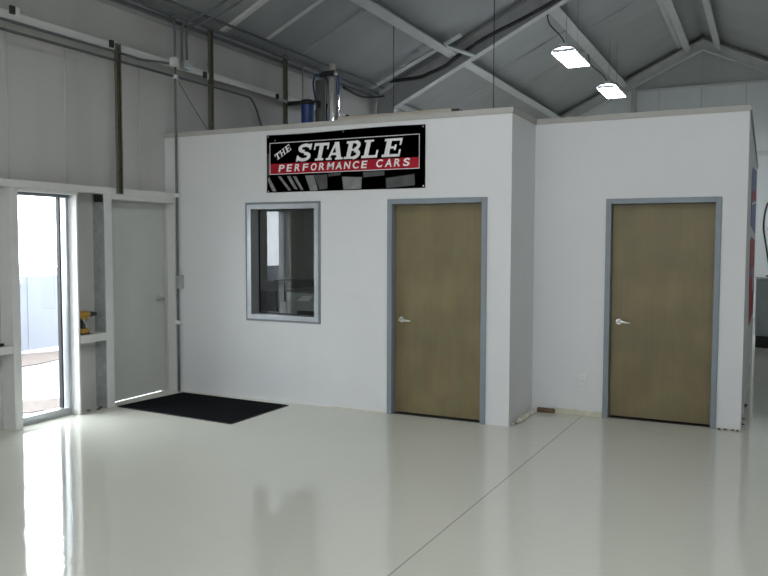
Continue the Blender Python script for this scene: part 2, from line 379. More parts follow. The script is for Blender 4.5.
tag(obj('header', B(XS+.075, XG-.001, -2.06, -1.402, 2.112, 2.14), 'girt'), 'white steel header across the top of the tall window', 'header')

def channel(y, z0, z1, label, w_=.055, x=XG):
    m = MB(); m.box(x, x+.04, y-w_/2, y-w_/2+.006, z0, z1); m.box(x, x+.04, y+w_/2-.006, y+w_/2, z0, z1); m.box(x, x+.005, y-w_/2, y+w_/2, z0, z1)
    m.box(x+.036, x+.04, y-w_/2, y-w_/2+.014, z0, z1); m.box(x+.036, x+.04, y+w_/2-.014, y+w_/2, z0, z1)
    z = z0+.05
    while z < z1-.05: m.box(x+.004, x+.012, y-.012, y+.012, z-.02, z+.02); z += .09
    return tag(obj('strut_channel', m, 'strut'), label, 'channel', )
channel(-.86, 2.15, 3.64, 'olive steel channel standing above the grey exit door')
channel(.593, 2.88, 4.12, 'dark steel channel rising from the office roof, left of the others')
channel(2.16, 2.88, 4.17, 'dark steel channel left of the blue filter above the office')
for y, lab in ((-1.36, 'vertical seam of the wall facing left of the olive channel'), (-.38, 'vertical seam of the wall facing right of the olive channel'), (-2.0, 'vertical seam of the wall facing nearest the left edge')):
    tag(obj('facing_seam', MB().tube([(XS+.002, y, 2.21), (XS+.0, y, 3.57)], .007, 8), 'insul'), lab, 'seam')
for y, z, lab in ((-2.06, 3.66, 'small black clip at top left corner on the high girt'), (-.93, 3.63, 'small black clip at the head of the olive channel'), (.50, 3.60, 'small black clip left of the first channel above the office'), (1.98, 3.60, 'small black clip left of the second channel above the office')):
    t = thing('girt_clip', (XG, y, z-.04), lab, 'clip', 'black clips on the high girt')
    obj('clip_body', B(XG, XG+.025, y-.025, y+.025, z-.04, z+.03, bev=.004), 'black', t)
    obj('tab', B(XG, XG+.012, y+.03, y+.075, z-.045, z+.03), 'white', t)

def conduit(pts, r, label, m='conduit', n=10, name='electrical_conduit', cat='conduit', sm=True):
    return tag(obj(name, MB().tube(smooth(pts, 6) if sm else pts, r, n), m), label, cat)
X = XG+.02
conduit([(X, -11.9, 3.555), (X, -3, 3.55), (X, -.8, 3.555), (X, -.6, 3.55), (X, -.45, 3.56), (X, -.12, 3.60)], .013, 'upper grey conduit along the high girt, ending at the junction boxes')
conduit([(X, -11.9, 3.465), (X, -3, 3.465), (X, -.06, 3.475)], .013, 'lower grey conduit under the high girt, left of the vertical conduit', sm=False)
conduit([(X, .02, 3.478), (X, .6, 3.482), (X, 1.25, 3.482), (X, 1.38, 3.462), (X, 1.47, 3.38), (X, 1.55, 3.25), (X, 1.72, 2.9)], .014, 'grey conduit bending down behind the office parapet')
conduit([(XG+.03, -.03, .0), (XG+.03, -.03, 2.4), (XG+.03, -.03, 3.95), (XG+.03, -.05, 4.06), (XG+.03, -.14, 4.11), (XG+.03, -.5, 4.12)], .013, 'vertical grey conduit in the corner between left wall and office')
conduit([(X, .10, 3.66), (X, .10, 4.0), (X+.02, .14, 4.09), (X+.12, .22, 4.16), (X+.5, .28, 4.33), (X+1.3, .34, 4.70)], .014, 'left of two conduits rising from the junction box onto the roof')
conduit([(X, .18, 3.66), (X, .18, 4.0), (X+.02, .24, 4.08), (X+.12, .34, 4.14), (X+.5, .42, 4.31), (X+1.3, .5, 4.68)], .014, 'right of two conduits rising from the junction box onto the roof')
for i, (x, z, r_, lab) in enumerate(((XG-.02, 4.08, .02, 'lowest long conduit running along the left eave'), (XG+.07, 4.12, .02, 'middle long conduit running along the left eave'), (XG+.17, 4.20, .016, 'highest long conduit running along the left eave'))):
    conduit([(x, -5.5, z), (x, 4.85, z)], r_, lab, sm=False)
tag(obj('eave_strut', B(XS+.002, XG-.06, YB+.02, YF-.02, 4.06, 4.15), 'steel'), 'dark steel eave strut where the left wall meets the roof', 'beam')
conduit([(XG+.03, 2.58, 2.9), (XG+.03, 2.58, 4.16)], .012, 'thin pale pipe between the second channel and the tank', m='galv', sm=False)
conduit([(XG+.03, .02, 3.43), (XG+.02, .3, 3.17), (XG+.03, .56, 2.93)], .005, 'thin diagonal wire from the conduit fitting to the first channel', name='wire', cat='wire', n=6)
conduit([(X+.005, 1.98, 3.55), (X+.01, 2.06, 3.56), (X+.05, 2.12, 3.54)], .022, 'short chromed pipe behind the blue filter housing', m='brushed', name='water_pipe', cat='pipe')
def jbox(x, y, z, s, label, m='galv', h=None):
    h = h or s
    t = thing('junction_box', (x, y, z-h/2), label, 'junction box')
    obj('box_body', B(x-.03, x+.03, y-s/2, y+s/2, z-h/2, z+h/2, bev=.006), m, t)
    obj('cover', B(x+.03, x+.034, y-s/2-.004, y+s/2+.004, z-h/2-.004, z+h/2+.004), m, t)
    return t
jbox(XG+.045, -.07, 3.62, .07, 'white junction box where the upper conduit ends', 'white', .09)
jbox(XG+.035, .14, 3.63, .12, 'grey junction box under the two rising conduits', 'galv', .09)
jbox(XG+.06, -.03, 1.225, .085, 'grey junction box beside the exit door on the vertical conduit', 'galv', .14)
for z, lab in ((2.18, 'white conduit clamp level with the door-head girt'), (.775, 'white conduit clamp low in the corner'), (3.47, 'white conduit clamp high in the corner')):
    tag(obj('conduit_clamp', MB().box(XG+.004, XG+.055, -.055, -.004, z-.022, z+.022, bev=.008), 'white'), lab, 'clamp')

# tool on the left girt
t = thing('screwdriver', (XG-.06, -2.35, .757), 'black handled screwdriver lying on girt at left edge', 'screwdriver')
obj('handle', MB().tube([(XG-.03, -2.30, .775), (XG-.03, -2.2, .775)], [.017, .014], 10), 'black', t)
obj('shaft', MB().tube([(XG-.03, -2.30, .775), (XG-.03, -2.45, .775)], .004, 8), 'chrome', t)

# cordless drill on the niche girt
t = thing('cordless_drill', (-3.9, -1.27, .765), 'yellow and black cordless drill standing on the niche girt', 'drill')
dx = -3.9
def yz(mb, poly, x0, x1): return mb.prism(poly, 'x', x0, x1)
m = MB(); m.tube([(dx, -1.345, .958), (dx, -1.335, .958), (dx, -1.25, .962), (dx, -1.21, .958)], [.025, .034, .035, .03], 16)
yz(m, [(-1.31, .93), (-1.245, .93), (-1.235, .905), (-1.30, .90)], dx-.02, dx+.02)
body = obj('drill_body', m, 'yellow', t)
obj('chuck', MB().tube([(dx, -1.21, .958), (dx, -1.185, .958), (dx, -1.165, .958), (dx, -1.12, .957), (dx, -1.115, .957)], [.027, .028, .022, .019, .012], 14), 'blackgloss', t)
obj('drill_bit', MB().tube([(dx, -1.115, .957), (dx, -1.075, .957)], .004, 8), 'brushed', t)
m = MB(); yz(m, [(-1.305, .925), (-1.262, .925), (-1.268, .84), (-1.262, .82), (-1.315, .82), (-1.308, .85)], dx-.017, dx+.017)
obj('grip', m, 'blackgloss', t)
obj('trigger', B(dx-.008, dx+.008, -1.262, -1.250, .875, .915, bev=.003), 'black', t)
m = MB(); m.box(dx-.033, dx+.033, -1.335, -1.215, .775, .824, bev=.008)
bt = obj('battery', m, 'yellow', t)
obj('battery_base', B(dx-.035, dx+.035, -1.338, -1.212, .765, .782, bev=.004), 'blackgloss', bt)
tag(obj('pry_bar', MB().tube([(XG-.006, -1.235, .766), (XG-.02, -1.33, .93)], .007, 8), 'galv'), 'thin grey bar leaning in front of the yellow drill', 'bar')

# ------------------------------------------------------------------ roof steel
def along(x0, y0, x1, y1, dz, label, name='roof_purlin', w_=.07, h=.17, m='purlin', cat='purlin'):
    mb = MB()
    def sec(x, y):
        z = rz(x)-dz; s_ = SL if x < RX else -SL
        return [(x-w_/2, y, z-w_/2*s_), (x+w_/2, y, z+w_/2*s_), (x+w_/2, y, z+w_/2*s_-.0-h), (x-w_/2, y, z-w_/2*s_-h)]
    mb.hexa(sec(x0, y0), sec(x1, y1)); return tag(obj(name, mb, m), label, cat)
def zpurlin(x, label):
    # Z section standing square to the roof plane: wide lower flange, web, small upper flange
    s_ = SL if x < RX else -SL; L_ = math.hypot(1, s_); ux, uz = 1/L_, s_/L_; nx, nz_ = uz, -ux     # along slope, inwards normal (down)
    def P(a, b): return (x+ux*a+nx*b, rz(x)+uz*a+nz_*b)
    mb = MB()
    mb.prism([P(-.1, 0), P(.0, 0), P(.0, .175), P(.11, .175), P(.11, .160), P(.125, .160), P(.125, .19), P(-.012, .19), P(-.012, .012), P(-.1, .012)], 'y', YB+.02, YF-.2)
    return tag(obj('roof_purlin', mb, 'purlin'), label, 'purlin')
zpurlin(-2.64, 'lowest roof purlin on the left slope, crossing above the office')
zpurlin(-1.17, 'middle roof purlin on the left slope, beside the hanging lights')
zpurlin(.20, 'left of the two purlins flanking the ridge')
zpurlin(.98, 'right of the two purlins flanking the ridge')
zpurlin(2.45, 'roof purlin on the right slope nearest the ridge')
zpurlin(3.9, 'lowest roof purlin on the right slope')

def rafter(y, side, x0, x1, d0, d1, label, w_=.15, off=.0, m='steel', name='steel_rafter'):
    """I-section between x0 (low) and x1 (high), d0/d1 = depth"""
    t = thing(name, (x0, y, rz(x0)-d0-off), label, 'rafter')
    def seg(a, b, h, nm, yy):
        mb = MB()
        A = [(x0, y-yy, rz(x0)-off-a[0]), (x0, y+yy, rz(x0)-off-a[0]), (x0, y+yy, rz(x0)-off-a[0]-h), (x0, y-yy, rz(x0)-off-a[0]-h)]
        Bv = [(x1, y-yy, rz(x1)-off-a[1]), (x1, y+yy, rz(x1)-off-a[1]), (x1, y+yy, rz(x1)-off-a[1]-h), (x1, y-yy, rz(x1)-off-a[1]-h)]
        return mb.hexa(A, Bv)
    obj('upper_flange', seg((0, 0), 0, .012, '', w_/2), m, t)
    mb = MB(); mb.hexa([(x0, y-.006, rz(x0)-off-.012), (x0, y+.006, rz(x0)-off-.012), (x0, y+.006, rz(x0)-off-d0+.012), (x0, y-.006, rz(x0)-off-d0+.012)],
                       [(x1, y-.006, rz(x1)-off-.012), (x1, y+.006, rz(x1)-off-.012), (x1, y+.006, rz(x1)-off-d1+.012), (x1, y-.006, rz(x1)-off-d1+.012)])
    obj('web', mb, m, t)
    obj('lower_flange', seg((d0-.012, d1-.012), 0, .014, '', w_/2), 'purlin', t)
    return t
YR = 5.15
rafter(YR, 1, -3.6, RX, .40, .36, 'main steel rafter of the left slope, crossed by a black cable')
rafter(YR, -1, XR-.35, RX, .40, .36, 'main steel rafter of the right slope, opposite the cable-carrying one')
def column(x, sgn, y, z0, label):
    t = thing('steel_column', (x, y, z0), label, 'column')
    zt = rz(x)-.05
    obj('inner_flange', B(x-.006, x+.006, y-.075, y+.075, z0, rz(x)-.42), 'purlin', t)
    xo = x-sgn*.30
    obj('web', MB().prism([(min(x, xo), z0), (max(x, xo), z0), (max(x, xo), rz(max(x, xo))-.03), (min(x, xo), rz(min(x, xo))-.03)], 'y', y-.006, y+.006), 'steel', t)
    obj('outer_flange', B(xo-.006, xo+.006, y-.075, y+.075, z0, rz(xo)-.03), 'steel', t)
    return t
column(-3.6, 1, YR, 2.88, 'steel column stub between the office roof and main rafter')
column(XR-.35, -1, YR, 0, 'steel column against the right wall under the main rafter')
# gable frame
for a, lab in ((XS+.3, 'gable end rafter sloping up from the left to the ridge'), (XR-.3, 'gable end rafter sloping down right from the ridge')):
    rafter(12.42, 1, a, RX, .22, .22, lab, w_=.22, off=.10, m='purlin', name='gable_rafter')
def gcol(x, z0, z1, label): return tag(obj('gable_column', MB().box(x-.05, x+.05, 12.44, 12.56, z0, z1), 'steel'), label, 'column')
gcol(-.86, 0, rz(-.86)-.35, 'gable wall column below the second hanging light')
def ggirt(x0, x1, z, h, label): return tag(obj('gable_girt', MB().prism([(12.595, z), (12.535, z), (12.535, z-h), (12.545, z-h), (12.545, z-.01), (12.595, z-.01)], 'x', x0, x1), 'purlin'), label, 'steel girt')
ggirt(-.8, 2.9, 5.27, .05, 'upper gable girt where dark facing meets pale facing')
ggirt(-.8, XR-.05, 3.72, .09, 'lower gable girt seen past the office corner')
for x, lab in ((-.30, 'left vertical seam of the gable wall facing'), (.62, 'vertical seam of the gable wall facing under the ridge'), (1.55, 'right vertical seam of the gable wall facing')):
    tag(obj('facing_seam', MB().tube([(x, 12.597, .3), (x, 12.597, rz(x)-.35)], .006, 6), 'steel'), lab, 'seam')
# straps and seams of the roof insulation, in the slope direction
def strap(y, x0, x1, r_, label, dz=.0, m='purlin'):
    mb = MB(); h = .02
    mb.hexa([(x0, y-r_, rz(x0)+.025-dz), (x0, y+r_, rz(x0)+.025-dz), (x0, y+r_, rz(x0)-h-dz), (x0, y-r_, rz(x0)-h-dz)],
            [(x1, y-r_, rz(x1)+.025-dz), (x1, y+r_, rz(x1)+.025-dz), (x1, y+r_, rz(x1)-h-dz), (x1, y-r_, rz(x1)-h-dz)])
    return tag(obj('roof_strap', mb, m), label, 'strap')
strap(.90, -3.98, -2.75, .035, 'bright white strap on the roof facing left of the others', m='white')
strap(1.64, -3.75, -2.75, .015, 'thin pale seam strap, second from the left on the roof')
strap(2.48, -3.75, -2.75, .010, 'thin dull seam strap, third from the left on the roof', m='steel')
strap(7.3, -2.5, -1.25, .008, 'thin seam strap near the first hanging light', m='steel')
strap(7.9, -1.0, .22, .008, 'thin seam strap between middle and ridge purlins', m='steel')
strap(8.9, -2.5, -1.25, .008, 'thin seam strap between the two hanging lights', m='steel')
def bar(p0, p1, r_, label, name='flange_brace', m='purlin', cat='brace'):
    return tag(obj(name, MB().tube([p0, p1], r_, 4), m), label, cat)
bar((-3.86, 4.6, 4.13), (-2.2, 4.55, 4.83), .04, 'pale steel brace slanting from the eave to the lowest purlin')
bar((-2.52, 4.5, 4.70), (-2.17, 5.08, 4.62), .035, 'short pale brace from the lowest purlin to the main rafter')

# black cable along the rafter
k = (YR-.12+6.7629)/(5.85+6.7629)
cp_ = [(-4.129, 4.522), (-3.835, 4.531), (-3.45, 4.548), (-3.262, 4.60), (-2.984, 4.692), (-2.802, 4.809), (-2.357, 5.045), (-2.01, 5.186), (-1.672, 5.308), (-1.084, 5.551), (-.2, 5.95)]
pts = [(2.0586+(x-2.0586)*k, YR-.12, 1.6683+(z-1.6683)*k) for x, z in cp_]
tag(obj('power_cable', MB().tube(smooth(pts, 6), .028, 10), 'black'), 'thick black cable sagging along the main rafter', 'cable')
for x, y, lab in ((-2.6, 3.0, 'thin wire hanging left of the black cable crossing'), (-1.17, 3.0, 'thin wire hanging from the middle purlin to the office roof')):
    tag(obj('hanging_wire', MB().tube([(x, y, H-.0), (x, y, rz(x)-.18)], .006, 6), 'black'), lab, 'wire')

# hanging fluorescent high-bay lights
def highbay(cx, cy, z, label, seed):
    t = thing('high_bay_light', (cx, cy, z), label, 'ceiling light', 'hanging fluorescent lights')
    L_, W = 1.2, .16
    m = MB(); m.box(cx-.07, cx+.07, cy-L_/2, cy+L_/2, z+.07, z+.13, bev=.01); obj('housing', m, 'white', t)
    for s in (-1, 1):
        m = MB(); m.hexa([(cx+s*.0, cy-L_/2, z+.07), (cx+s*W, cy-L_/2, z+.045), (cx+s*W, cy-L_/2, z+.052), (cx+s*.0, cy-L_/2, z+.077)],
                         [(cx+s*.0, cy+L_/2, z+.07), (cx+s*W, cy+L_/2, z+.045), (cx+s*W, cy+L_/2, z+.052), (cx+s*.0, cy+L_/2, z+.077)])
        m.hexa([(cx+s*W, cy-L_/2, z+.052), (cx+s*W, cy-L_/2, z+.046), (cx+s*(W+.025), cy-L_/2, z-.01), (cx+s*(W+.028), cy-L_/2, z-.008)],
               [(cx+s*W, cy+L_/2, z+.052), (cx+s*W, cy+L_/2, z+.046), (cx+s*(W+.025), cy+L_/2, z-.01), (cx+s*(W+.028), cy+L_/2, z-.008)])
        obj('reflector', m, 'reflector', t)
    for i in range(6):
        x = cx-.145+.058*i
        obj('tube', MB().tube([(x, cy-L_/2+.05, z+.02), (x, cy+L_/2-.05, z+.02)], .019, 10), 'tube', t)
    for s in (-1, 1): obj('end_cap', B(cx-.165, cx+.165, cy+s*(L_/2-.025)-.012, cy+s*(L_/2-.025)+.012, z+.0, z+.045), 'reflector', t)
    px_ = -1.17 if cx < 0 else .98 if cx < 2 else 2.45
    for s in (-1, 1):
        obj('hanger', MB().tube([(cx, cy+s*.4, z+.13), (cx, cy+s*.4, rz(cx)-.0)], .0025, 6), 'conduit', t)
    obj('power_cord', MB().tube(smooth([(cx-.02, cy-.3, z+.13), (cx+(px_-cx)*.3, cy-.33, z+.3), (cx+(px_-cx)*.8, cy-.38, z+.5), (px_+.03, cy-.4, rz(px_)-.18)], 5), .009, 8), 'black', t)
    return t
highbay(-.83, 5.92, 4.6, 'nearer of the two lit fluorescent lights hanging from the roof', 1)
highbay(-.74, 9.05, 4.6, 'farther of the two lit lights, near the gable', 2)
highbay(.8, -3.0, 4.6, 'added unseen light brightening the open floor from above', 3)  # extra fixture out of view, added to brighten the floor
highbay(2.95, 9.0, 4.6, 'added unseen light on the right slope, brightening the gable', 5)  # extra fixture out of view, added to brighten gable and side gap
highbay(1.5, -5.6, 4.6, 'added unseen light over the camera, brightening the floor', 4)  # another added fixture behind the view, lifts the floor brightness

# ------------------------------------------------------------------ things on the office roof
t = thing('lumber', (-1.2, .35, 2.8), 'pale pine board lying along the edge of the office roof', 'board')
t2 = t; obj('board', B(-1.95, -.70, .30, .42, 2.80, 2.958, bev=.004), 'tan', t); obj('end_block', B(-.695, -.62, .30, .42, 2.80, 2.95), 'blackgloss', t)
# softener tank
tx, ty = -3.22, 2.4
t = thing('water_tank', (tx, ty, 2.8), 'tall chromed water treatment tank with black valve head', 'water tank')
prof = [(2.8, .10), (2.83, .105), (3.84, .105), (3.87, .095), (3.885, .05)]
obj('tank_shell', MB().tube([(tx, ty, z) for z, _ in prof], [r_ for _, r_ in prof], 32), 'chrome', t)
vh = MB(); vh.box(tx-.14, tx+.05, ty-.06, ty+.06, 3.885, 3.955, bev=.015); vh.tube([(tx-.19, ty, 3.92), (tx-.13, ty, 3.92)], .03, 12)
v = obj('valve_head', vh, 'blackgloss', t); obj('valve_cap', MB().tube([(tx+.0, ty, 3.955), (tx+.0, ty, 4.05)], [.045, .04], 16), 'tan', v)
tag(obj('blue_tube', MB().tube(smooth([(tx+.112, ty-.06, 3.86), (tx+.125, ty-.05, 3.8), (tx+.125, ty-.05, 3.7), (tx+.12, ty-.06, 3.62)], 5), .012, 8), 'blue'), 'short blue tube down the right side of the chromed tank', 'tube')
gx, gy = tx-.235, ty+.14
tag(obj('grey_cylinder', MB().tube([(gx, gy, 2.8), (gx, gy, 3.86), (gx, gy, 3.88)], [.1, .1, .07], 28), 'greytank'), 'dull grey cylinder standing left of the chromed tank', 'cylinder')
fx, fy = -3.50, 2.22
t = thing('filter_housing', (fx, fy, 3.1), 'blue water filter housing with black cap beside the tank', 'water filter')
obj('filter_bowl', MB().tube([(fx, fy, 3.10), (fx, fy, 3.13), (fx, fy, 3.49), (fx, fy, 3.50)], [.06, .08, .086, .086], 24), 'blue', t)
m = MB(); m.tube([(fx, fy, 3.50), (fx, fy, 3.55), (fx, fy, 3.565)], [.095, .095, .07], 24); m.tube([(fx-.16, fy, 3.535), (fx+.14, fy, 3.535)], .018, 12); obj('filter_cap', m, 'blackgloss', t)
obj('bracket', B(XG+.002, fx-.09, fy-.03, fy+.03, 3.51, 3.56), 'blackgloss', t)
tag(obj('blue_tube', MB().tube(smooth([(tx-.20, ty-.03, 3.92), (tx-.225, ty-.08, 3.90), (tx-.225, ty-.12, 3.78), (tx-.18, ty-.15, 3.60), (tx-.15, ty-.16, 3.5)], 6), .012, 8), 'blue'), 'curved blue tube hanging from the valve head beside the filter', 'tube')
conduit([(fx+.15, fy, 3.535), (fx+.18, fy+.01, 3.52), (tx-.12, ty-.14, 3.46)], .018, 'black hose between filter cap and tank', m='black', name='water_hose', cat='hose')
for y, lab in ((3.62+.25, 'left one of the black knobs right of the chromed tank'), (4.1, 'right one of the black knobs right of the chromed tank')):
    tag(obj('pipe_knob', MB().tube([(XG, y, 3.60), (XG+.03, y, 3.60), (XG+.05, y, 3.60)], [.03, .04, .03], 12), 'black'), lab, 'knob')
conduit([(XG+.05, 3.7, 4.02), (XG+.05, 4.2, 3.98), (XG+.05, 4.6, 4.02), (XG+.1, 5.0, 4.1)], .018, 'black hose looping along the eave right of the tank', m='black', name='water_hose', cat='hose')

# ------------------------------------------------------------------ shop banner over the office window
BX, BZ, BW, BH = -2.618, 2.182, 1.785, .589
t = thing('shop_banner', (BX+BW/2, -.004, BZ), 'black vinyl banner with white and red lettering over checkered flag', 'banner')
m = MB(); nx, nz_ = 24, 8; G = [[None]*(nz_+1) for _ in range(nx+1)]
for i in range(nx+1):
    for j in range(nz_+1):
        u, v_ = i/nx, j/nz_
        yy = -.0075
        G[i][j] = m.b.verts.new((BX+BW*u, yy, BZ+BH*v_+(-.006*math.sin(PI*u*2)*(1 if j == nz_ else 0))))
for i in range(nx):
    for j in range(nz_): m.b.faces.new((G[i][j], G[i+1][j], G[i+1][j+1], G[i][j+1]))
bmesh.ops.solidify(m.b, geom=m.b.faces[:], thickness=.003)
obj('vinyl_sheet', m, 'ban_black', t)
def art(name, polys, mt, lay, parent=t):
    m = MB(); y0 = -.0112-.0006*lay
    for q_, p in enumerate(polys): m.prism([(BX+a, BZ+b) for a, b in p], 'y', y0-.00003*(q_ % 23), y0+.0007)
    return obj(name, m, mt, parent)
oz0, oz1 = .182, .506; ox0, ox1 = .040, 1.728
art('red_strip', [[(ox0, oz0), (ox1, oz0+.004), (ox1, .289), (ox0, .292)]], 'ban_red', 1)
lw = .006
art('border_line', [[(ox0, oz0), (ox1, oz0), (ox1, oz0+lw), (ox0, oz0+lw)], [(ox0, oz1-lw), (ox1, oz1-lw), (ox1, oz1), (ox0, oz1)], [(ox0, oz0), (ox0+lw, oz0), (ox0+lw, oz1), (ox0, oz1)], [(ox1-lw, oz0), (ox1, oz0), (ox1, oz1), (ox1-lw, oz1)]], 'ban_white', 2)
# flag squares, warped like cloth
for p in ([(.467, .159), (.565, .161), (.619, .008), (.528, .005)], [(.895, .134), (1.115, .121), (1.11, .01), (.912, .005)]):
    art('flag_square', [p], 'ban_grey', 1)
for p in ([(.568, .160), (.725, .162), (.728, .022), (.640, .013)], [(1.375, .102), (1.676, .131), (1.682, .028), (1.381, .007)], [(.009, .40), (.030, .40), (.036, .174), (.011, .175)], [(.74, .172), (.88, .174), (.88, .150), (.74, .140)], [(1.13, .172), (1.36, .175), (1.36, .13), (1.13, .12)]):
    art('flag_square', [p], 'ban_dim', 1)
for p in ([(.011, .127), (.072, .012), (.120, .010), (.031, .163)], [(.248, .159), (.289, .165), (.379, .022), (.336, .03)], [(.141, .16), (.175, .163), (.300, .016), (.265, .016)], [(.322, .156), (.361, .157), (.448, .018), (.418, .014)]):
    art('flag_streak', [p], 'ban_grey', 1)
# STABLE in bold slanted slab letters
def quad(a, b, w_):
    (x0, y0), (x1, y1) = a, b; dx_, dy_ = x1-x0, y1-y0; l = math.hypot(dx_, dy_); nx_, ny_ = -dy_/l*w_/2, dx_/l*w_/2
    return [(x0+nx_, y0+ny_), (x1+nx_, y1+ny_), (x1-nx_, y1-ny_), (x0-nx_, y0-ny_)]
def rect(x0, y0, x1, y1): return [(x0, y0), (x1, y0), (x1, y1), (x0, y1)]
def arc(cx, cy, rx, ry, a0, a1, w_, n=10):
    out = []; P = [(cx+rx*math.cos(math.radians(a0+(a1-a0)*k/n)), cy+ry*math.sin(math.radians(a0+(a1-a0)*k/n))) for k in range(n+1)]
    for k in range(n):
        a = math.radians(a0+(a1-a0)*k/n); b = math.radians(a0+(a1-a0)*(k+1)/n); h = w_/2
        out.append([(cx+(rx+h)*math.cos(a), cy+(ry+h*.8)*math.sin(a)), (cx+(rx+h)*math.cos(b), cy+(ry+h*.8)*math.sin(b)), (cx+(rx-h)*math.cos(b), cy+(ry-h*.8)*math.sin(b)), (cx+(rx-h)*math.cos(a), cy+(ry-h*.8)*math.sin(a))])
    return out
SW, TH = .27, .15     # thick and thin stroke
def LS(): return arc(.5, .745, .34, .18, 10, 270, .24)+arc(.5, .27, .36, .19, 90, -175, .24)+[rect(.80, .66, .92, 1.0), rect(.04, 0, .16, .34)]
def LT(): return [rect(.37, .06, .37+SW, 1), rect(0, .84, 1, 1), rect(0, .62, .10, 1), rect(.90, .62, 1, 1), rect(.22, 0, .78, .12)]
def LA(): return [[(.36, 1), (.64, 1), (.98, .05), (.70, .05)], [(.40, 1), (.54, 1), (.24, .05), (.10, .05)], rect(.25, .26, .75, .40), rect(0, 0, .38, .11), rect(.60, 0, 1.08, .11)]
def LB(): return [rect(.14, 0, .14+SW, 1), rect(0, 0, .6, .13), rect(0, .87, .58, 1), rect(.3, .45, .6, .56)]+arc(.56, .74, .24, .20, -90, 90, .22)+arc(.58, .26, .29, .20, -90, 90, .24)
def LL(): return [rect(.14, 0, .14+SW, 1), rect(0, .89, .58, 1), rect(0, 0, .98, .14), rect(.86, 0, .98, .42)]
def LE(): return [rect(.12, 0, .12+SW, 1), rect(0, .87, .95, 1), rect(0, 0, .98, .14), rect(.85, .62, .95, 1), rect(.88, 0, .98, .38), rect(.3, .45, .68, .57), rect(.60, .36, .70, .66)]
def place(poly, x, w_, z0, h, sh, ang=0, ox=0, oz=0):
    out = []
    for a, b in poly:
        X_, Z_ = x+a*w_+sh*b*h, z0+b*h
        if ang: dx_, dz_ = X_-ox, Z_-oz; X_, Z_ = ox+dx_*math.cos(ang)-dz_*math.sin(ang), oz+dx_*math.sin(ang)+dz_*math.cos(ang)
        out.append((X_, Z_))
    return out
word = []
for L_, x, w_ in ((LS, .352, .175), (LT, .545, .170), (LA, .708, .178), (LB, .912, .175), (LL, 1.108, .175), (LE, 1.328, .195)):
    word += [place(p, x, w_, .304, .172, .24) for p in L_()]
art('lettering', word, 'ban_white', 3)
the = []
def LH(): return [rect(.10, 0, .30, 1), rect(.70, 0, .90, 1), rect(.2, .43, .8, .56), rect(0, 0, .4, .1), rect(.6, 0, 1, .1), rect(0, .9, .4, 1), rect(.6, .9, 1, 1)]
for L_, x in ((LT, 0), (LH, .068), (LE, .144)):
    the += [place(p, .125+x, .066, .322, .066, .1, math.radians(30), .125, .322) for p in L_()]
art('the_lettering', the, 'ban_white', 3)
def text(body, x0, z0, h, w_=.066, pitch=.0958):
    off = rootloc(t); V = []; F = []
    for k, ch in enumerate(body):
        c = bpy.data.curves.new('lettering', 'FONT'); c.body = ch; c.size = 1; c.offset = .024; c.extrude = .004
        o = bpy.data.objects.new('lettering', c); COL.objects.link(o); bpy.context.view_layer.update()
        me = bpy.data.meshes.new_from_object(o.evaluated_get(bpy.context.evaluated_depsgraph_get())); bpy.data.objects.remove(o)
        xs = [v.co.x for v in me.vertices]; ys = [v.co.y for v in me.vertices]; a, b, c0, d0 = min(xs), max(xs), min(ys), max(ys); n = len(V)
        wk = w_*(1.12 if ch in 'MA' else .92 if ch in 'EF' else 1)
        for v in me.vertices:
            zz = (v.co.y-c0)/(d0-c0)*h
            V.append(Vector((BX+x0+k*pitch+(v.co.x-a)/(b-a)*wk+.18*zz, -.0135-v.co.z*.1, BZ+z0+zz))-off)
        F += [[n+q for q in p.vertices] for p in me.polygons]
    me = bpy.data.meshes.new('strip_lettering'); me.from_pydata(V, [], F); me.materials.append(MT['ban_white'])
    q = bpy.data.objects.new('strip_lettering', me); COL.objects.link(q); q.parent = t
text('PERFORMANCE', .148, .207, .072)
text('CARS', 1.268, .210, .074)
for a, b in ((.91, .572), (.022, .570), (1.762, .570), (1.768, .018), (.023, .012), (.107, .530)):
    obj('grommet', MB().tube([(BX+a, -.010, BZ+b), (BX+a, -.014, BZ+b)], .0075, 12), 'brushed', t)

# side wall banners
def sheet(name, poly, m, parent, x0=1.8945, x1=1.899): return obj(name, MB().prism(poly, 'x', x0, x1), m, parent)
t = thing('wall_banner', (1.9, 4.7, 1.8), 'blue banner on the office side wall, above the red one', 'banner')
sheet('vinyl_sheet', [(2.4, 1.86), (5.7, 1.80), (5.7, 2.70), (2.7, 2.50), (2.4, 2.40)], 'ban_blue', t)
sheet('red_patch', [(2.7, 2.13), (5.5, 2.28), (5.5, 2.42), (2.7, 2.24)], 'ban_red', t, 1.899, 1.9)
sheet('white_line', [(2.7, 2.09), (5.5, 2.24), (5.5, 2.265), (2.7, 2.11)], 'ban_white', t, 1.899, 1.9)
t = thing('wall_banner', (1.9, 4.7, .8), 'red banner on the office side wall, below the blue one', 'banner')
sheet('vinyl_sheet', [(3.1, .72), (5.7, .68), (5.7, 1.72), (2.9, 1.74), (2.5, 1.70), (2.6, 1.2)], 'ban_red', t)
sheet('white_line', [(4.4, 1.05), (4.7, 1.04), (5.0, 1.35), (4.7, 1.34)], 'ban_white', t, 1.899, 1.9)
sheet('blue_patch', [(2.8, 1.28), (4.2, 1.28), (4.2, 1.36), (2.8, 1.36)], 'ban_blue', t, 1.899, 1.9)

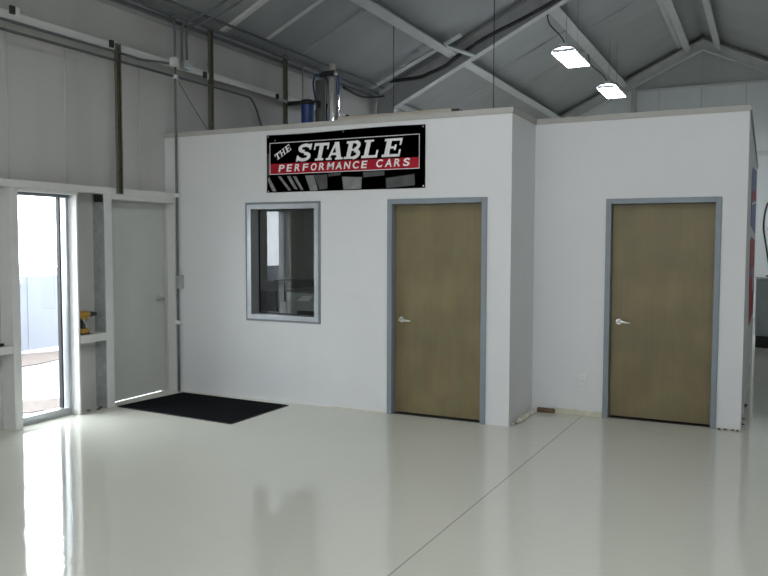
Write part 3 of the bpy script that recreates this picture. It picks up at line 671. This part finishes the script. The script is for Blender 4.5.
# ------------------------------------------------------------------ outlet, base strips, debris, mat
t = thing('wall_outlet', (.49, DY, .28), 'white duplex wall outlet left of the recessed wooden door', 'outlet')
obj('cover_plate', B(.455, .525, DY-.007, DY, .28, .395, bev=.003), 'white', t)
for z in (.312, .363):
    obj('socket', B(.473, .507, DY-.009, DY-.006, z-.014, z+.014, bev=.001), 'alum', t)
struct('baseboard_recess', B(.235, d2, DY-.016, DY, 0, .055, bev=.004), 'cream')
struct('baseboard_right', B(d2+dw, 1.894, DY-.006, DY, 0, .014), 'rubble')
struct('baseboard_front', B(-1.9, d1, -.006, 0, 0, .012), 'cream')
def chunk(name, x, y, s, m, label, grp, z=0):
    mb = MB(); bmesh.ops.create_icosphere(mb.b, subdivisions=1, radius=1)
    for v in mb.b.verts:
        v.co *= random.uniform(.6, 1.15); v.co.x = x+v.co.x*s[0]; v.co.y = y+v.co.y*s[1]; v.co.z = z+max(0, s[2]*.9+v.co.z*s[2])
    return tag(obj(name, mb, m), label, 'debris', grp)
tag(obj('wood_scrap', B(.06, .235, DY-.045, DY-.003, 0, .045, bev=.01), 'brown'), 'brown wood scrap in the corner beside the cream base strip', 'wood')
ys = [.08+.042*k for k in range(16)]
for i, y in enumerate(ys):
    big = i in (3, 6, 8, 10, 12, 14)
    chunk('plaster_chip' if i % 4 != 1 else 'dirt_crumb', .018+random.uniform(0, .02)+(.01 if big else 0), y, (.026+.010*big, .026+.008*big, .012+.016*big), 'rubble' if i % 4 != 1 else 'dirt',
          ('pale plaster chip' if i % 4 != 1 else 'dark dirt crumb')+' at the foot of the short return wall', 'plaster chips along the return wall' if i % 4 != 1 else 'dirt crumbs along the return wall')
corner_labels = ['dark dirt crumb right of the recessed door, nearest its frame', 'second dark dirt crumb right of the recessed door frame', 'third dark dirt crumb right of the recessed door frame', 'dark dirt crumb right at the outer office corner', 'dark dirt crumb first around the outer office corner', 'largest dark dirt crumb along the foot of the side wall', 'middle dark dirt crumb along the foot of the side wall']
for i, (x, y) in enumerate(((1.72, DY-.02), (1.77, DY-.018), (1.83, DY-.02), (1.87, DY-.02), (1.905, 1.05), (1.91, 1.9), (1.908, 1.3))):
    chunk('dirt_crumb', x, y, (.02, .014, .008+(.015 if i == 5 else 0)), 'dirt', corner_labels[i], 'dirt crumbs at the outer corner')
for i, (x, y) in enumerate(((-2.15, -.02), (-2.0, -.018), (-1.72, -.016), (-1.45, -.016), (-.12, -.016), (-3.3, -.02))):
    chunk('plaster_chip', x, y, (.03, .010, .005), 'rubble', 'tiny pale plaster chip along the foot of the front wall', 'tiny chips along the front wall')
for i, (x, y) in enumerate(((-3.86, -1.15), (-3.9, -1.08), (-3.88, -1.25))):
    chunk('dirt_crumb', x, y, (.02, .03, .012), 'dirt', 'dark dirt crumb on the floor of the drill niche', 'dirt crumbs in the niche')
mm = MB(); mm.prism([(-3.80, -.945), (-2.315, -1.045), (-2.30, -.13), (-3.70, -.085)], 'z', 0.0, .009)
t = thing('floor_mat', (-3.03, -.55, 0), 'black rectangular entrance mat on the floor before the grey door', 'mat')
obj('pile', mm, 'carpet', t)
def edge(a, b, w_=.012): 
    m = MB(); q = quad(a, b, w_); m.prism(q, 'z', 0, .006); return m
E_ = MB()
for a, b in (((-3.80, -.95), (-2.31, -1.052)), ((-2.308, -1.05), (-2.293, -.125))): E_.prism(quad(a, b, .014), 'z', 0, .006)
obj('rubber_edge', E_, 'black', t)

# ------------------------------------------------------------------ far cabinet past the office corner
t = thing('tool_cabinet', (2.5, 7.3, 0), 'grey metal cabinet on a black plinth past the office corner', 'cabinet')
obj('plinth', B(1.93, 3.3, 7.03, 7.6, 0, .19), 'black', t)
obj('cabinet_body', B(1.92, 3.3, 7.0, 7.6, .19, 1.10, bev=.006), 'cabinet', t)
obj('cabinet_top', B(1.91, 3.32, 6.97, 7.62, 1.10, 1.135, bev=.004), 'purlin', t)
for i in range(3):
    d = obj('drawer', B(1.98, 3.24, 6.985, 7.0, .24+.29*i, .50+.29*i, bev=.004), 'cabinet', t)
    obj('pull', B(2.2, 3.0, 6.965, 6.985, .46+.29*i, .475+.29*i), 'alumdark', d)
t = thing('work_lamp', (2.12, 7.2, 1.135), 'chrome work lamp on curved black arm standing on the cabinet', 'lamp')
obj('lamp_base', MB().tube([(2.12, 7.2, 1.135), (2.12, 7.2, 1.16)], [.07, .06], 18), 'black', t)
obj('lamp_arm', MB().tube(smooth([(2.12, 7.2, 1.16), (2.05, 7.2, 1.6), (2.0, 7.2, 1.95), (2.04, 7.2, 2.28), (2.12, 7.2, 2.36), (2.17, 7.2, 2.22), (2.14, 7.2, 2.02)], 6), .014, 8), 'blackgloss', t)
obj('lamp_shade', MB().tube([(2.14, 7.2, 2.05), (2.14, 7.2, 2.0), (2.14, 7.2, 1.90)], [.02, .05, .09], 20), 'chrome', t)

# ------------------------------------------------------------------ inside the office, behind the pane
t = thing('office_fill_light', (-1.4, 1.5, 2.66), 'added unseen light panel brightening the office interior', 'ceiling light')  # unseen panel added to lighten the dark room behind the pane
obj('light_frame', ring(MB(), 'y', 0, 1, 0, 1, .1, 0, 1) if False else B(-1.72, -1.08, .98, 2.02, 2.68, 2.715), 'white', t)
obj('diffuser', B(-1.7, -1.1, 1.0, 2.0, 2.67, 2.68), 'diffuser', t)
t = thing('office_desk', (-3.1, 1.6, 0), 'dark laminate office desk behind the interior window', 'desk')
obj('desk_top', B(-3.98, -2.2, .75, 2.4, .72, .76), 'desk', t)
for x, y in ((-3.95, .8), (-2.26, .8), (-3.95, 2.34), (-2.26, 2.34)): obj('leg', B(x, x+.05, y, y+.05, 0, .72), 'desk', t)
obj('hutch', B(-3.98, -2.2, 2.36, 2.4, .76, 1.14), 'desk', t); obj('hutch_shelf', B(-3.97, -2.2, 2.1, 2.4, 1.14, 1.16), 'desk', t)
t = thing('office_printer', (-2.75, 1.15, .76), 'grey-green office printer on the desk behind the interior window', 'printer')
obj('printer_body', B(-3.02, -2.45, .95, 1.4, .76, 1.08, bev=.015), 'officegrey', t)
obj('printer_lid', B(-3.03, -2.44, .94, 1.41, 1.085, 1.12, bev=.008), 'desk', t)
obj('paper_slot', B(-2.86, -2.62, .938, .952, .82, .87), 'blackgloss', t)
obj('paper_sheet', MB().prism([(-2.86, .985), (-2.70, .985), (-2.64, 1.045), (-2.78, 1.045)], 'y', .94, .95), 'paper', t)
t = thing('computer_monitor', (-3.35, 1.0, .76), 'black computer monitor left of the printer inside the office', 'monitor')
obj('stand', B(-3.42, -3.26, .95, 1.1, .76, .78), 'blackgloss', t); obj('neck', B(-3.36, -3.32, 1.0, 1.03, .78, .9), 'blackgloss', t)
obj('screen', B(-3.52, -3.17, .96, 1.0, .84, 1.09, bev=.006), 'blackgloss', t)
tag(obj('paper_stack', B(-3.14, -3.04, 1.0, 1.3, .76, .96), 'paper'), 'white paper stack between monitor and printer on the desk', 'paper')
